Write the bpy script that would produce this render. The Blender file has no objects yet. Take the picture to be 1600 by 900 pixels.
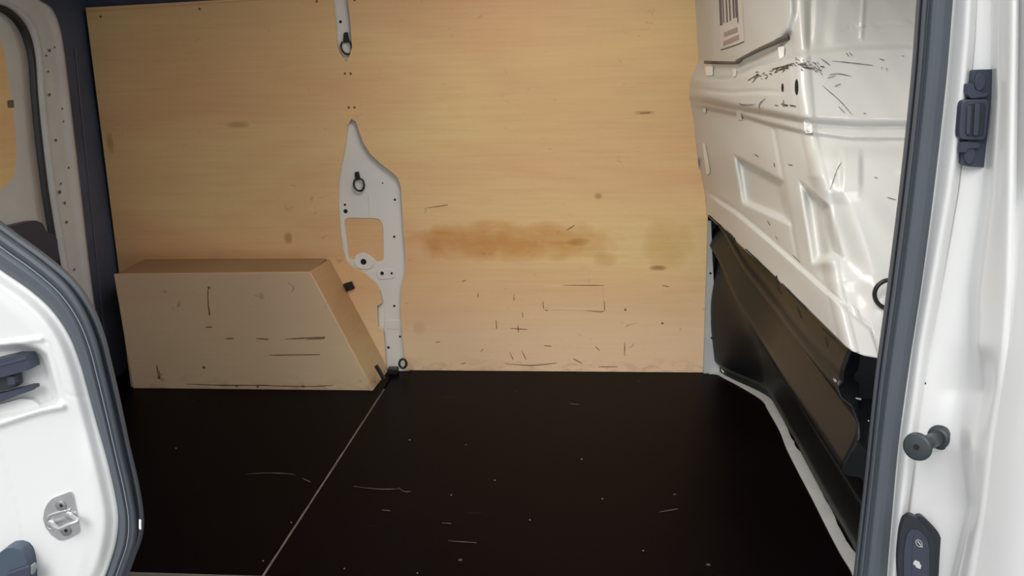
import bpy, bmesh, math, random
from mathutils import Vector, Matrix
random.seed(4)
C = bpy.context.scene.collection
# ---------------------------------------------------------------- camera
F = 1371.805
AX = (Vector((0.995854758, 0.000845091, 0.0909537661)),     # world axes in camera coordinates
      Vector((0.088071005, 0.24096227, -0.966530228)),
      Vector((-0.0227332315, 0.970534116, 0.239888995)))
EYE = Vector((0.0, 0.0, 1.25))
cd = bpy.data.cameras.new('camera'); cam = bpy.data.objects.new('camera', cd); C.objects.link(cam)
R3 = Matrix((AX[0], AX[1], AX[2]))
cam.matrix_world = Matrix.Translation(EYE) @ R3.to_4x4()
cd.sensor_width = 36; cd.lens = F/1600*36; cd.clip_start = 0.02
bpy.context.scene.camera = cam
# ---------------------------------------------------------------- world, light, exposure
W = bpy.data.worlds.new('world'); bpy.context.scene.world = W; W.use_nodes = True
bg = W.node_tree.nodes['Background']; bg.inputs[1].default_value = 1.0
_n = W.node_tree.nodes; _tc = _n.new('ShaderNodeTexCoord'); _sp = _n.new('ShaderNodeSeparateXYZ'); _rp = _n.new('ShaderNodeValToRGB')   # overcast sky, brighter overhead
W.node_tree.links.new(_tc.outputs['Generated'], _sp.inputs[0]); W.node_tree.links.new(_sp.outputs[2], _rp.inputs[0]); W.node_tree.links.new(_rp.outputs[0], bg.inputs[0])
_rp.color_ramp.elements[0].position = 0.0; _rp.color_ramp.elements[0].color = (.72, .74, .76, 1); _rp.color_ramp.elements[1].position = 1.0; _rp.color_ramp.elements[1].color = (1.75, 1.78, 1.8, 1)
sl = bpy.data.lights.new('sun', 'SUN'); sl.energy = 1.75; sl.angle = math.radians(35); sl.color = (1.0, .98, .95)
so_ = bpy.data.objects.new('sun', sl); C.objects.link(so_); so_.rotation_euler = Vector((0.35, 1.0, -0.85)).to_track_quat('-Z', 'Y').to_euler()
def area(name, loc, rot, sx, sy, power, col):
    l = bpy.data.lights.new(name, 'AREA'); l.shape = 'RECTANGLE'; l.size = sx; l.size_y = sy; l.energy = power; l.color = col
    o = bpy.data.objects.new(name, l); C.objects.link(o); o.location = loc; o.rotation_euler = rot
    return o
area('interior_fill', (-0.2, 2.5, 1.90), (0, 0, 0), 0.7, 0.5, 13, (1.0, 0.93, 0.84))  # unseen fill lamp added under the roof to brighten the interior
vs = bpy.context.scene.view_settings
vs.view_transform = 'Standard'; vs.look = 'None'; vs.gamma = 1; vs.exposure = 0.0; vs.use_curve_mapping = False
# ---------------------------------------------------------------- helpers
def ray(px, py): return R3 @ Vector((px-800, -(py-450), -F))
def P(px, py, ax, v):
    r = ray(px, py); return EYE + r*((v-EYE[ax])/r[ax])
def PY(px, py, y): return P(px, py, 1, y)
def PX(px, py, x): return P(px, py, 0, x)
def PZ(px, py, z=0.0): return P(px, py, 2, z)
def ss(a, b, x):
    t = max(0.0, min(1.0, (x-a)/(b-a))); return t*t*(3-2*t)
def lerp(a, b, t): return a+(b-a)*t
def at(tab, k):                                   # piecewise linear table [(k, v), ...]; v a number or a tuple
    if k <= tab[0][0]: i, t = 0, (k-tab[0][0])/(tab[1][0]-tab[0][0])
    elif k >= tab[-1][0]: i = len(tab)-2; t = (k-tab[i][0])/(tab[i+1][0]-tab[i][0])
    else:
        i = max(j for j in range(len(tab)-1) if tab[j][0] <= k); t = (k-tab[i][0])/(tab[i+1][0]-tab[i][0])
    a, b = tab[i][1], tab[i+1][1]
    if isinstance(a, (tuple, list)): return [lerp(x, y, t) for x, y in zip(a, b)]
    return lerp(a, b, t)
def sat(tab, k):                                  # smooth (Catmull-Rom) table
    ks = [q[0] for q in tab]; n = len(tab)
    if k <= ks[0]: return at(tab, k)
    if k >= ks[-1]: return at(tab, k)
    i = max(j for j in range(n-1) if ks[j] <= k); t = (k-ks[i])/(ks[i+1]-ks[i])
    def sl(j):
        if j == 0: return (tab[1][1]-tab[0][1])/(ks[1]-ks[0])
        if j == n-1: return (tab[-1][1]-tab[-2][1])/(ks[-1]-ks[-2])
        return (tab[j+1][1]-tab[j-1][1])/(ks[j+1]-ks[j-1])
    h = ks[i+1]-ks[i]; m0, m1 = sl(i)*h, sl(i+1)*h
    return (2*t**3-3*t*t+1)*tab[i][1]+(t**3-2*t*t+t)*m0+(-2*t**3+3*t*t)*tab[i+1][1]+(t**3-t*t)*m1
def inside(p, x, y):                              # signed distance to polygon, + inside
    c = False; d = 1e9
    for i in range(len(p)):
        x1, y1 = p[i-1]; x2, y2 = p[i]
        if (y1 > y) != (y2 > y) and x < (x2-x1)*(y-y1)/(y2-y1)+x1: c = not c
        L = (x2-x1)**2+(y2-y1)**2
        t = 0 if L == 0 else max(0, min(1, ((x-x1)*(x2-x1)+(y-y1)*(y2-y1))/L))
        d = min(d, math.hypot(x-x1-t*(x2-x1), y-y1-t*(y2-y1)))
    return d if c else -d
def dline(p, x, y):
    d = 1e9
    for i in range(1, len(p)):
        x1, y1 = p[i-1]; x2, y2 = p[i]; L = (x2-x1)**2+(y2-y1)**2
        t = max(0, min(1, ((x-x1)*(x2-x1)+(y-y1)*(y2-y1))/L))
        d = min(d, math.hypot(x-x1-t*(x2-x1), y-y1-t*(y2-y1)))
    return d
def rounded(p, r=0.25, n=3):                      # round polygon corners
    out = []
    for i in range(len(p)):
        a, b, c = Vector(p[i-1]), Vector(p[i]), Vector(p[(i+1) % len(p)])
        s, e = b.lerp(a, r), b.lerp(c, r)
        for k in range(n+1):
            t = k/n; out.append(tuple((s*(1-t)+b*t)*(1-t)+(b*(1-t)+e*t)*t))
    return out
def link(name, me, m, parent=None, smooth=False):
    o = bpy.data.objects.new(name, me); C.objects.link(o)
    if m: me.materials.append(m)
    if smooth:
        for f in me.polygons: f.use_smooth = True
    if parent: o.parent = parent
    return o
def obj(name, bm, m, parent=None, smooth=False, bevel=0):
    bmesh.ops.recalc_face_normals(bm, faces=bm.faces[:])
    me = bpy.data.meshes.new(name); bm.to_mesh(me); bm.free()
    o = link(name, me, m, parent, smooth)
    if bevel:
        b = o.modifiers.new('bevel', 'BEVEL'); b.width = bevel; b.segments = 3; b.limit_method = 'ANGLE'; b.angle_limit = 0.6
        for f in me.polygons: f.use_smooth = True
        try:
            me.set_sharp_from_angle(angle=0.7)
        except Exception: pass
    return o
def box(bm, lo, hi):
    r = bmesh.ops.create_cube(bm, size=1)
    for v in r['verts']:
        v.co = Vector(((lo[i]+hi[i])/2+v.co[i]*(hi[i]-lo[i]) for i in range(3)))
def slab(loops, off, bm=None):                    # loops: list of closed 3-D loops (outer, holes); off: thickness vector
    bm = bm or bmesh.new(); off = Vector(off); es = []; rims = []
    for lp in loops:
        vs_ = [bm.verts.new(p) for p in lp]; rims.append(vs_)
        es += [bm.edges.new((vs_[i-1], vs_[i])) for i in range(len(vs_))]
    r = bmesh.ops.triangle_fill(bm, use_beauty=True, use_dissolve=False, edges=es)
    fs = [g for g in r['geom'] if isinstance(g, bmesh.types.BMFace)]
    vm = {}
    for rim in rims:
        for v in rim: vm[v] = bm.verts.new(v.co+off)
    for f in fs: bm.faces.new([vm[v] for v in reversed(f.verts)])
    for rim in rims:
        for i in range(len(rim)): bm.faces.new((rim[i-1], rim[i], vm[rim[i]], vm[rim[i-1]]))
    return bm
def grid(fn, nu, nv, off=None):                   # fn(u, v) -> Vector; off closes it into a solid
    bm = bmesh.new(); G = [[bm.verts.new(fn(i/nu, j/nv)) for j in range(nv+1)] for i in range(nu+1)]
    for i in range(nu):
        for j in range(nv): bm.faces.new((G[i][j], G[i+1][j], G[i+1][j+1], G[i][j+1]))
    if off:
        off = Vector(off); B_ = [[bm.verts.new(v.co+off) for v in row] for row in G]
        rim = [(i, 0) for i in range(nu)]+[(nu, j) for j in range(nv)]+[(i, nv) for i in range(nu, 0, -1)]+[(0, j) for j in range(nv, 0, -1)]
        for k in range(len(rim)):
            (a, b), (c, d) = rim[k-1], rim[k]; bm.faces.new((G[a][b], G[c][d], B_[c][d], B_[a][b]))
        for i in range(nu):
            for j in range(nv): bm.faces.new((B_[i][j], B_[i][j+1], B_[i+1][j+1], B_[i+1][j]))
    return bm
def tube(pts, r, n=10, closed=False, bm=None, caps=True):
    bm = bm or bmesh.new(); pts = [Vector(p) for p in pts]; m = len(pts); rings = []
    up = None
    for i in range(m):
        a = pts[i-1] if (i or closed) else pts[i]; b = pts[(i+1) % m] if (i < m-1 or closed) else pts[i]
        t = (b-a).normalized()
        if up is None: up = t.orthogonal().normalized()
        up = (up-t*up.dot(t)).normalized(); s = t.cross(up); rr = r[i] if isinstance(r, (list, tuple)) else r
        rings.append([bm.verts.new(pts[i]+(up*math.cos(k*2*math.pi/n)+s*math.sin(k*2*math.pi/n))*rr) for k in range(n)])
    for i in range(m if closed else m-1):
        A, B = rings[i], rings[(i+1) % m]
        for k in range(n): bm.faces.new((A[k-1], A[k], B[k], B[k-1]))
    if not closed and caps: bm.faces.new(rings[0]); bm.faces.new(rings[-1])
    return bm
def disc(c, nrm, r, h, n=20, bm=None, prof=None):
    nrm = Vector(nrm).normalized(); c = Vector(c)
    prof = prof or [(0, r), (h*0.7, r), (h, r*0.85)]
    return tube([c+nrm*p[0] for p in prof], [p[1] for p in prof], n, bm=bm)
def smooth_line(pts, n=8):
    out = []; pts = [Vector(p) for p in pts]
    for i in range(len(pts)-1):
        p0 = pts[max(i-1, 0)]; p1, p2 = pts[i], pts[i+1]; p3 = pts[min(i+2, len(pts)-1)]
        for k in range(n):
            t = k/n; out.append(0.5*((2*p1)+(p2-p0)*t+(2*p0-5*p1+4*p2-p3)*t*t+(3*p1-p0-3*p2+p3)*t**3))
    return out+[pts[-1]]
def tag(o, label=None, cat=None, group=None, kind=None):
    for k, v in (('label', label), ('category', cat), ('group', group), ('kind', kind)):
        if v: o[k] = v
    return o
def thing(name, label, cat, loc, group=None):
    o = bpy.data.objects.new(name, None); C.objects.link(o); o.empty_display_size = .05
    tag(o, label, cat, group); o['_loc'] = tuple(loc); THINGS.append((o, Vector(loc))); return o
THINGS = []
# ---------------------------------------------------------------- materials
def mat(name, col, rough=.5, metal=0, coat=0, bump=0, bscale=60, var=0, vscale=3, spec=.5):
    m = bpy.data.materials.new(name); m.use_nodes = True; N = m.node_tree.nodes; L = m.node_tree.links
    b = N['Principled BSDF']; b.inputs['Roughness'].default_value = rough; b.inputs['Metallic'].default_value = metal
    b.inputs['Coat Weight'].default_value = coat; b.inputs['Coat Roughness'].default_value = .12; b.inputs['Specular IOR Level'].default_value = spec
    tc = N.new('ShaderNodeTexCoord')
    nz = N.new('ShaderNodeTexNoise'); nz.inputs['Scale'].default_value = vscale; nz.inputs['Detail'].default_value = 5; L.new(tc.outputs['Object'], nz.inputs['Vector'])
    r = N.new('ShaderNodeValToRGB'); r.color_ramp.elements[0].position = .3; r.color_ramp.elements[1].position = .7
    r.color_ramp.elements[0].color = [c*(1-var) for c in col]+[1]; r.color_ramp.elements[1].color = [min(1, c*(1+var)) for c in col]+[1]
    L.new(nz.outputs[0], r.inputs[0]); L.new(r.outputs[0], b.inputs['Base Color'])
    if bump:
        n2 = N.new('ShaderNodeTexNoise'); n2.inputs['Scale'].default_value = bscale; n2.inputs['Detail'].default_value = 4; L.new(tc.outputs['Object'], n2.inputs['Vector'])
        bp = N.new('ShaderNodeBump'); bp.inputs['Strength'].default_value = bump; bp.inputs['Distance'].default_value = .002
        L.new(n2.outputs[0], bp.inputs['Height']); L.new(bp.outputs[0], b.inputs['Normal'])
    return m
def srgb(r, g, b): return tuple(((c/255)/12.92 if c/255 <= .04045 else ((c/255+.055)/1.055)**2.4) for c in (r, g, b))
M_white = mat('white_paint', (.74, .745, .74), .34, coat=.5, var=.02, bump=.05, bscale=8)
M_bulk = mat('bulkhead_paint', (.60, .60, .57), .36, coat=.35, var=.02, bump=.04, bscale=6)
M_post = mat('pillar_paint', (.78, .765, .73), .45, coat=.2, var=.05, bump=.1, bscale=30)
M_frame = mat('rear_frame_paint', (.62, .635, .63), .4, coat=.3, var=.06, vscale=9)
M_seal = mat('rubber_seal', srgb(82, 88, 96), .5, bump=.15, bscale=80, var=.04)
M_rub = mat('black_rubber', (.018, .018, .02), .5, var=.1, bump=.1)
M_plast = mat('slate_plastic', srgb(58, 62, 78), .42, var=.08, bump=.12, bscale=200)
M_dplast = mat('dark_plastic', srgb(40, 45, 52), .4, var=.08)
M_black = mat('black_metal', (.012, .012, .013), .4, var=.1)
M_dark = mat('dark_trim', srgb(72, 80, 100), .55, var=.2, vscale=5, bump=.2)
M_under = mat('black_gloss_panel', srgb(15, 18, 22), .42, coat=.08, spec=.35, var=.35, vscale=4, bump=.12, bscale=10)
M_hole = mat('dark_hole', (.006, .006, .006), .8)
M_steel = mat('zinc_steel', (.62, .62, .63), .32, metal=.85, var=.08, vscale=20)
M_screw = mat('screw_head', (.30, .30, .31), .4, metal=.6)
M_gask = mat('grey_gasket', srgb(105, 100, 92), .6, var=.1, vscale=12)
M_mark = mat('scuff_black', srgb(84, 76, 68), .6, var=.5, vscale=60)
M_rust = mat('scuff_brown', srgb(120, 90, 60), .7)
M_stick = mat('sticker_paper', srgb(214, 206, 196), .45)
M_print = mat('sticker_print', srgb(110, 96, 104), .5)
M_print2 = mat('sticker_print_faint', srgb(168, 148, 144), .5)
M_icon = mat('grey_icon_print', (.55, .56, .55), .5)
M_asph = mat('asphalt', (.22, .22, .22), .9, var=.15, vscale=30, bump=.5)
def plymat(name, stains, tone=1.0, dirt=None):
    m = bpy.data.materials.new(name); m.use_nodes = True; N = m.node_tree.nodes; L = m.node_tree.links; b = N['Principled BSDF']
    b.inputs['Roughness'].default_value = .52; b.inputs['Specular IOR Level'].default_value = .3
    tc = N.new('ShaderNodeTexCoord')
    def mp(s):
        q = N.new('ShaderNodeMapping'); q.inputs['Scale'].default_value = s; L.new(tc.outputs['Object'], q.inputs[0]); return q.outputs[0]
    def noise(s, sc, det, dist=0):
        n = N.new('ShaderNodeTexNoise'); n.inputs['Scale'].default_value = sc; n.inputs['Detail'].default_value = det; n.inputs['Distortion'].default_value = dist
        L.new(mp(s), n.inputs['Vector']); return n.outputs[0]
    def ramp(i, ps):
        r = N.new('ShaderNodeValToRGB'); e = r.color_ramp.elements
        while len(e) < len(ps): e.new(.5)
        for k, (p, c) in enumerate(ps): e[k].position = p; e[k].color = list(c)+[1]
        L.new(i, r.inputs[0]); return r.outputs[0]
    def mixc(f, a, bb, mode='MIX'):
        x = N.new('ShaderNodeMix'); x.data_type = 'RGBA'; x.blend_type = mode
        if isinstance(f, (int, float)): x.inputs[0].default_value = f
        else: L.new(f, x.inputs[0])
        for i, v in ((6, a), (7, bb)):
            if isinstance(v, tuple): x.inputs[i].default_value = list(v)+[1]
            else: L.new(v, x.inputs[i])
        return x.outputs[2]
    def math_(op, a, bb=None, cl=False):
        x = N.new('ShaderNodeMath'); x.operation = op; x.use_clamp = cl
        for i, v in ((0, a), (1, bb)):
            if v is None: continue
            if isinstance(v, (int, float)): x.inputs[i].default_value = v
            else: L.new(v, x.inputs[i])
        return x.outputs[0]
    lo = srgb(226*tone, 178*tone, 132*tone); hi = srgb(236*tone, 204*tone, 148*tone); mid = srgb(232*tone, 192*tone, 142*tone)
    col = ramp(noise((1, 1, 3), .9, 3, .6), [(.3, lo), (.5, mid), (.7, hi)])
    gr = ramp(noise((1.2, 1, 26), 3, 7, .4), [(.25, (.90, .88, .84)), (.5, (.98, .97, .96)), (.75, (1.03, 1.03, 1.03))])
    col = mixc(.6, col, gr, 'MULTIPLY')
    pores = ramp(noise((9, 1, 160), 2, 4), [(.60, (1, 1, 1)), (.74, (.72, .66, .58))])
    col = mixc(.3, col, pores, 'MULTIPLY')
    sx = N.new('ShaderNodeSeparateXYZ'); L.new(tc.outputs['Object'], sx.inputs[0]); br = noise((1, 1, 1.6), 7, 6, .5)
    for (cx, cz, rx, rz, st, sc) in stains:
        a = math_('DIVIDE', math_('SUBTRACT', sx.outputs[0], cx), rx); c_ = math_('DIVIDE', math_('SUBTRACT', sx.outputs[2], cz), rz)
        a4 = math_('POWER', math_('ABSOLUTE', a), 2.6); c4 = math_('POWER', math_('ABSOLUTE', c_), 2.2)
        d = math_('SUBTRACT', 1.25, math_('ADD', a4, c4)); d = math_('ADD', d, math_('MULTIPLY', math_('SUBTRACT', br, .5), 2.2))
        d = math_('MULTIPLY', math_('MULTIPLY', d, .8, True), st)
        col = mixc(d, col, sc, 'MULTIPLY')
    # small knocks and dirt, thicker low down
    sp = math_('MULTIPLY', math_('SUBTRACT', noise((1, 1, 1.3), 24, 3, .8), .665), 14, True)
    sel = math_('MULTIPLY', math_('SUBTRACT', noise((1, 1, 1), 3.1, 2), .47), 9, True)
    low = math_('ADD', .28, math_('MULTIPLY', math_('SUBTRACT', dirt or .55, sx.outputs[2]), 1.5, True))
    col = mixc(math_('MULTIPLY', math_('MULTIPLY', sp, sel), low, True), col, (.34, .27, .18), 'MULTIPLY')
    if dirt:
        bot = math_('MULTIPLY', math_('SUBTRACT', .07, sx.outputs[2]), 14, True)
        col = mixc(math_('MULTIPLY', bot, math_('MULTIPLY', math_('SUBTRACT', noise((1, 1, 2), 16, 5, 1), .45), 4, True)), col, (.5, .42, .33), 'MULTIPLY')
        # scrubbed, greyer lower half of the sheet
        gy = math_('MULTIPLY', math_('SUBTRACT', dirt-.12, sx.outputs[2]), 3.5, True)
        col = mixc(math_('MULTIPLY', gy, .42), col, srgb(228, 206, 182))
    L.new(col, b.inputs['Base Color'])
    bp = N.new('ShaderNodeBump'); bp.inputs['Strength'].default_value = .12; bp.inputs['Distance'].default_value = .002
    L.new(noise((3, 1, 60), 3, 6), bp.inputs['Height']); L.new(bp.outputs[0], b.inputs['Normal'])
    return m
def fmat():
    m = mat('black_film_board', srgb(6, 2, 4), .45, var=.35, vscale=1.6, bump=.1, bscale=300)
    N = m.node_tree.nodes; L = m.node_tree.links; b = N['Principled BSDF']; src = b.inputs['Base Color'].links[0].from_socket
    b.inputs['Specular IOR Level'].default_value = .05
    tc = N.new('ShaderNodeTexCoord'); mpp = N.new('ShaderNodeMapping'); mpp.inputs['Scale'].default_value = (.45, 9, 1); L.new(tc.outputs['Object'], mpp.inputs[0])
    n = N.new('ShaderNodeTexNoise'); n.inputs['Scale'].default_value = 2.4; n.inputs['Detail'].default_value = 8; n.inputs['Distortion'].default_value = .7; L.new(mpp.outputs[0], n.inputs['Vector'])
    r = N.new('ShaderNodeValToRGB'); r.color_ramp.elements[0].position = .70; r.color_ramp.elements[1].position = .80; r.color_ramp.elements[1].color = (.35, .35, .35, 1)
    L.new(n.outputs[0], r.inputs[0])
    v = N.new('ShaderNodeTexVoronoi'); v.inputs['Scale'].default_value = 4.5; L.new(tc.outputs['Object'], v.inputs['Vector'])
    r2 = N.new('ShaderNodeValToRGB'); r2.color_ramp.elements[0].position = .018; r2.color_ramp.elements[0].color = (.8, .8, .8, 1); r2.color_ramp.elements[1].position = .03; r2.color_ramp.elements[1].color = (0, 0, 0, 1); L.new(v.outputs[0], r2.inputs[0])
    ad = N.new('ShaderNodeMath'); ad.operation = 'MAXIMUM'; L.new(r.outputs[0], ad.inputs[0]); L.new(r2.outputs[0], ad.inputs[1])
    x = N.new('ShaderNodeMix'); x.data_type = 'RGBA'; L.new(ad.outputs[0], x.inputs[0]); L.new(src, x.inputs[6]); x.inputs[7].default_value = (.09, .075, .07, 1)
    L.new(x.outputs[2], b.inputs['Base Color']); return m
# ---------------------------------------------------------------- key planes
YW, XL, XR = 3.568, -2.062, 0.62
YP = YW-.012
def ST(px, py, rx, rz, s, c): q = PY(px, py, YP); return (q.x, q.z, rx, rz, s, c)
BR = (.78, .57, .35)
M_ply = plymat('poplar_plywood', [ST(800, 378, .44, .08, 1.0, BR), ST(1045, 380, .10, .10, .6, (.80, .70, .50)),
    ST(905, 378, .05, .018, .6, (.6, .48, .35)), ST(1028, 419, .035, .012, 1, (.45, .38, .28)), ST(935, 306, .018, .015, 1, (.5, .4, .3)),
    ST(450, 372, .02, .025, .8, (.5, .4, .3)), ST(372, 195, .05, .012, .8, (.7, .6, .5)), ST(172, 225, .015, .05, .7, (.65, .55, .5)),
    ST(655, 513, .03, .03, .8, (.75, .68, .58)), ST(945, 405, .05, .03, .5, (.75, .62, .48)), ST(1007, 176, .04, .008, .7, (.6, .5, .4)),
    ST(330, 405, .6, .04, .45, (.7, .62, .55))], 1.0, .55)  # last entry puts the shade above the wheel arch box into the ply colour
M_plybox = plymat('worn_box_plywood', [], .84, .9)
M_edge = mat('raw_ply_edge', srgb(196, 164, 120), .7, var=.15, vscale=20)
M_floor = fmat()
# ================================================================ SETTING
# floor pan, boards
bm = bmesh.new(); box(bm, (XL-.1, 1.93, -.05), (1.0, YW+.1, -.022))
floor = tag(obj('floor', bm, M_white), 'black film-faced plywood van floor on white painted metal', None, kind='structure')
def fl(px, py, z=0): q = PZ(px, py, z); return q
seamx = -.848
R_edge = [(1115, 579), (1130, 584), (1196, 622), (1232, 692), (1332, 893), (1345, 925)]
Rp = [fl(*p) for p in R_edge]
y0 = 1.957
lp = [Vector((seamx+.0035, YW-.02, 0))]+[Vector((min(Rp[0].x, .5), YW-.02, 0))]+Rp[1:-1]+[Vector((Rp[-2].x, y0, 0)), Vector((seamx+.0035, y0, 0))]
obj('floor_board', slab([lp], (0, 0, -.018)), M_floor, floor, bevel=.002)
lp = [Vector((XL+.01, YW-.02, 0)), Vector((seamx-.0035, YW-.02, 0)), Vector((seamx-.0035, y0, 0)), Vector((XL+.01, y0, 0))]
obj('floor_board', slab([lp], (0, 0, -.018)), M_floor, floor, bevel=.002)
def mkseam():
    def f(u, v):
        y = lerp(3.33, y0, v); w = .0035+.0012*math.sin(y*37)*math.sin(y*11)
        return Vector((seamx-w+2*w*u, y, -.002))
    return grid(f, 1, 60, (0, 0, -.01))
M_seam = mat('worn_seam_edge', srgb(100, 86, 82), .8, var=.35, vscale=14)
tag(obj('seam_edge', mkseam(), M_seam, floor), 'pale worn joint between the floor boards')
bm = bmesh.new(); box(bm, (XL+.01, y0-.012, -.02), (.70, y0-.003, .001))
obj('sill_edging', bm, M_gask, floor, bevel=.002)
# pale scrapes on the boards
def scrape(pl, w, m, dep, name, parent, label=None):
    """thin worn line lying on a surface; dep(px, py) gives the point"""
    bm = bmesh.new()
    for line in pl:
        pts = smooth_line([(a, b, 0) for a, b in line], 4); n = len(pts); A = []
        for i, p in enumerate(pts):
            t = (pts[min(i+1, n-1)]-pts[max(i-1, 0)]).normalized(); q = Vector((-t.y, t.x, 0)); ww = w*(.35+.65*math.sin(math.pi*(i+.3)/n))*random.uniform(.6, 1.1)
            A.append((bm.verts.new(dep(p.x+q.x*ww, p.y+q.y*ww)), bm.verts.new(dep(p.x-q.x*ww, p.y-q.y*ww))))
        for i in range(n-1): bm.faces.new((A[i][0], A[i+1][0], A[i+1][1], A[i][1]))
    bm2 = obj(name, bm, m, parent); bm2['kind'] = 'stuff'
    return bm2
M_scr = mat('floor_scrape', srgb(66, 56, 54), .7, var=.4, vscale=30)
scrape([[(385, 741), (415, 739), (447, 740), (462, 742)], [(472, 747), (485, 753)], [(552, 760), (590, 764), (622, 764)], [(622, 762), (632, 768), (642, 768)],
        [(597, 797), (610, 798)], [(890, 631), (905, 632)], [(690, 817), (705, 818)], [(1030, 800), (1060, 795)], [(700, 845), (745, 848)]], .9, M_scr, lambda a, b: fl(a, b, .0012), 'scrapes', floor)
scrape([[(x-1.2, y), (x+1.2, y+.6)] for x, y in ((455, 816), (411, 876), (773, 750), (909, 717), (640, 687), (828, 812), (941, 779), (652, 895), (705, 773), (538, 888), (275, 700), (1005, 860))],
       1.3, mat('grit', srgb(100, 95, 90), .8), lambda a, b: fl(a, b, .0014), 'grit', floor)
# white floor lip along the bulkhead foot, with ragged edge
lipo = [(1108, 574), (1120, 572), (1134, 571), (1162, 587), (1203, 609), (1206, 622), (1228, 662), (1240, 690), (1258, 718), (1280, 758), (1300, 800), (1322, 845), (1342, 872), (1350, 905)]
lipi = [(1108, 583), (1120, 584), (1130, 589), (1160, 605), (1190, 624), (1200, 640), (1218, 672), (1229, 700), (1248, 738), (1268, 776), (1290, 820), (1312, 862), (1330, 892), (1336, 915)]
bm = bmesh.new(); A = []
so, si = smooth_line([(a, b, 0) for a, b in lipo], 5), smooth_line([(a, b, 0) for a, b in lipi], 5)
for k in range(len(so)):
    j = random.uniform(-1.6, 1.2) if k > 22 else 0
    A.append((fl(so[k].x+j, so[k].y, .004), fl(si[k].x, si[k].y, .004)))
vv = [(bm.verts.new(a), bm.verts.new(b), bm.verts.new(b-Vector((0, 0, .02))), bm.verts.new(a-Vector((0, 0, .02)))) for a, b in A]
for k in range(len(vv)-1):
    for q in range(4): bm.faces.new((vv[k][q], vv[k+1][q], vv[k+1][(q+1) % 4], vv[k][(q+1) % 4]))
M_lip = mat('dusty_white_paint', srgb(176, 178, 176), .55, var=.08, vscale=12)
tag(obj('floor_lip', bm, M_lip, floor), 'white painted metal lip beside the black floor board')
# back wall (far side of the van)
bm = bmesh.new(); box(bm, (XL-.1, YW+.045, -.05), (1.0, YW+.09, 2.0))
wb = tag(obj('wall_back', bm, M_dark), 'far side wall of the van lined with stained plywood', None, kind='structure')
post = rounded([(549, 186), (556, 190), (561, 205), (567, 222), (578, 240), (595, 256), (612, 269), (623, 280), (627, 294), (628, 320), (631, 370), (634, 405), (633, 427), (628, 448), (626, 480), (628, 520), (631, 545), (632, 577)], .3, 2)
post = [(549, 186), (556, 190), (561, 205), (567, 222), (578, 240), (595, 256), (612, 269), (621, 277), (626, 290), (628, 320), (631, 370), (634, 405), (633, 427), (629, 440), (627, 452), (626, 480), (628, 520), (631, 545), (632, 585),
        (603, 585), (601, 540), (599, 516), (591, 511), (589, 478), (597, 473), (594, 456), (585, 441), (570, 428), (550, 417), (539, 406), (534, 388), (530, 355), (528, 320), (528, 290), (532, 262), (537, 240), (541, 215), (543, 196)]
top = [(519, -8), (520, 0), (524, 32), (527, 74), (531, 84), (541, 97), (547, 84), (550, 74), (547, 30), (543, 0), (542.5, -9)]
zt = PY(133, 14, YP).z
outer = [Vector((XL+.008, YP, 0)), PY(133, 14, YP), PY(430, -2, YP), PY(520, -7, YP)]
def L3(l, y): return [PY(a, b, y) for a, b in l]
xr = PY(1101, 500, YP).x
# single outer loop with the two cut-outs opening at the bottom and top edges
topc = L3(top, YP); pc = L3(post, YP)
pcl = [p for p in pc if p.z > .001]
i0 = max(range(len(pc)), key=lambda i: pc[i].x if pc[i].z < .001 else -9)
right = [p for p in pc[:18]]; left = pc[20:]
zb = .0005
outline = [Vector((XL+.01, YP, zb)), PY(134, 14, YP), PY(300, 5, YP), PY(430, -3, YP), topc[0]] + topc[1:-1] + [topc[-1], PY(800, -24, YP), PY(1084, -40, YP), Vector((xr, YP, .7)), Vector((xr, YP, zb)),
           Vector((right[-1].x, YP, zb))] + list(reversed(right)) + list(reversed(left)) + [Vector((left[0].x, YP, zb))]
tag(obj('plywood_panel', slab([outline], (0, .012, 0)), M_ply, wb), 'varnished poplar plywood lining with brown stains')
# top batten of the lining
bm = slab([[PY(134, 12, YP-.004), PY(430, -5, YP-.004), PY(430, -2, YP-.004), PY(134, 18, YP-.004)]], (0, .003, 0)); obj('top_batten', bm, M_ply, wb)
# repair patch in the lining
pp = [(850, 446), (942, 447), (944, 486), (850, 484)]
obj('repair_patch', slab([L3(pp, YP-.0012)], (0, .002, 0)), M_ply, wb, bevel=.0006)
# body pillar plates seen through the cut-outs
YPL = YP+.024
big = [(545, 170), (568, 205), (600, 245), (640, 270), (642, 420), (640, 582), (594, 582), (586, 520), (580, 470), (560, 440), (524, 412), (516, 330), (520, 240), (534, 180)]
hole = rounded([(537, 340), (592, 341), (599, 352), (600, 407), (589, 409), (578, 399), (566, 397), (557, 405), (545, 405), (541, 370)], .22, 3)
tag(obj('pillar_plate', slab([L3(big, YPL), L3(hole, YPL)], (0, .002, 0)), M_post, wb), 'grey-white painted body pillar seen through the plywood cut-out')
tb = [(492, -200), (506, -45), (514, 60), (520, 95), (541, 110), (558, 95), (560, 60), (552, -45), (538, -200)]
obj('pillar_plate', slab([L3(tb, YPL)], (0, .002, 0)), M_post, wb)
M_skin = plymat('inner_ply_backing', [], 1.0)
obj('backing_board', slab([L3([(525, 330), (612, 330), (612, 418), (525, 418)], YPL+.003)], (0, .004, 0)), M_skin, wb)
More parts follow.
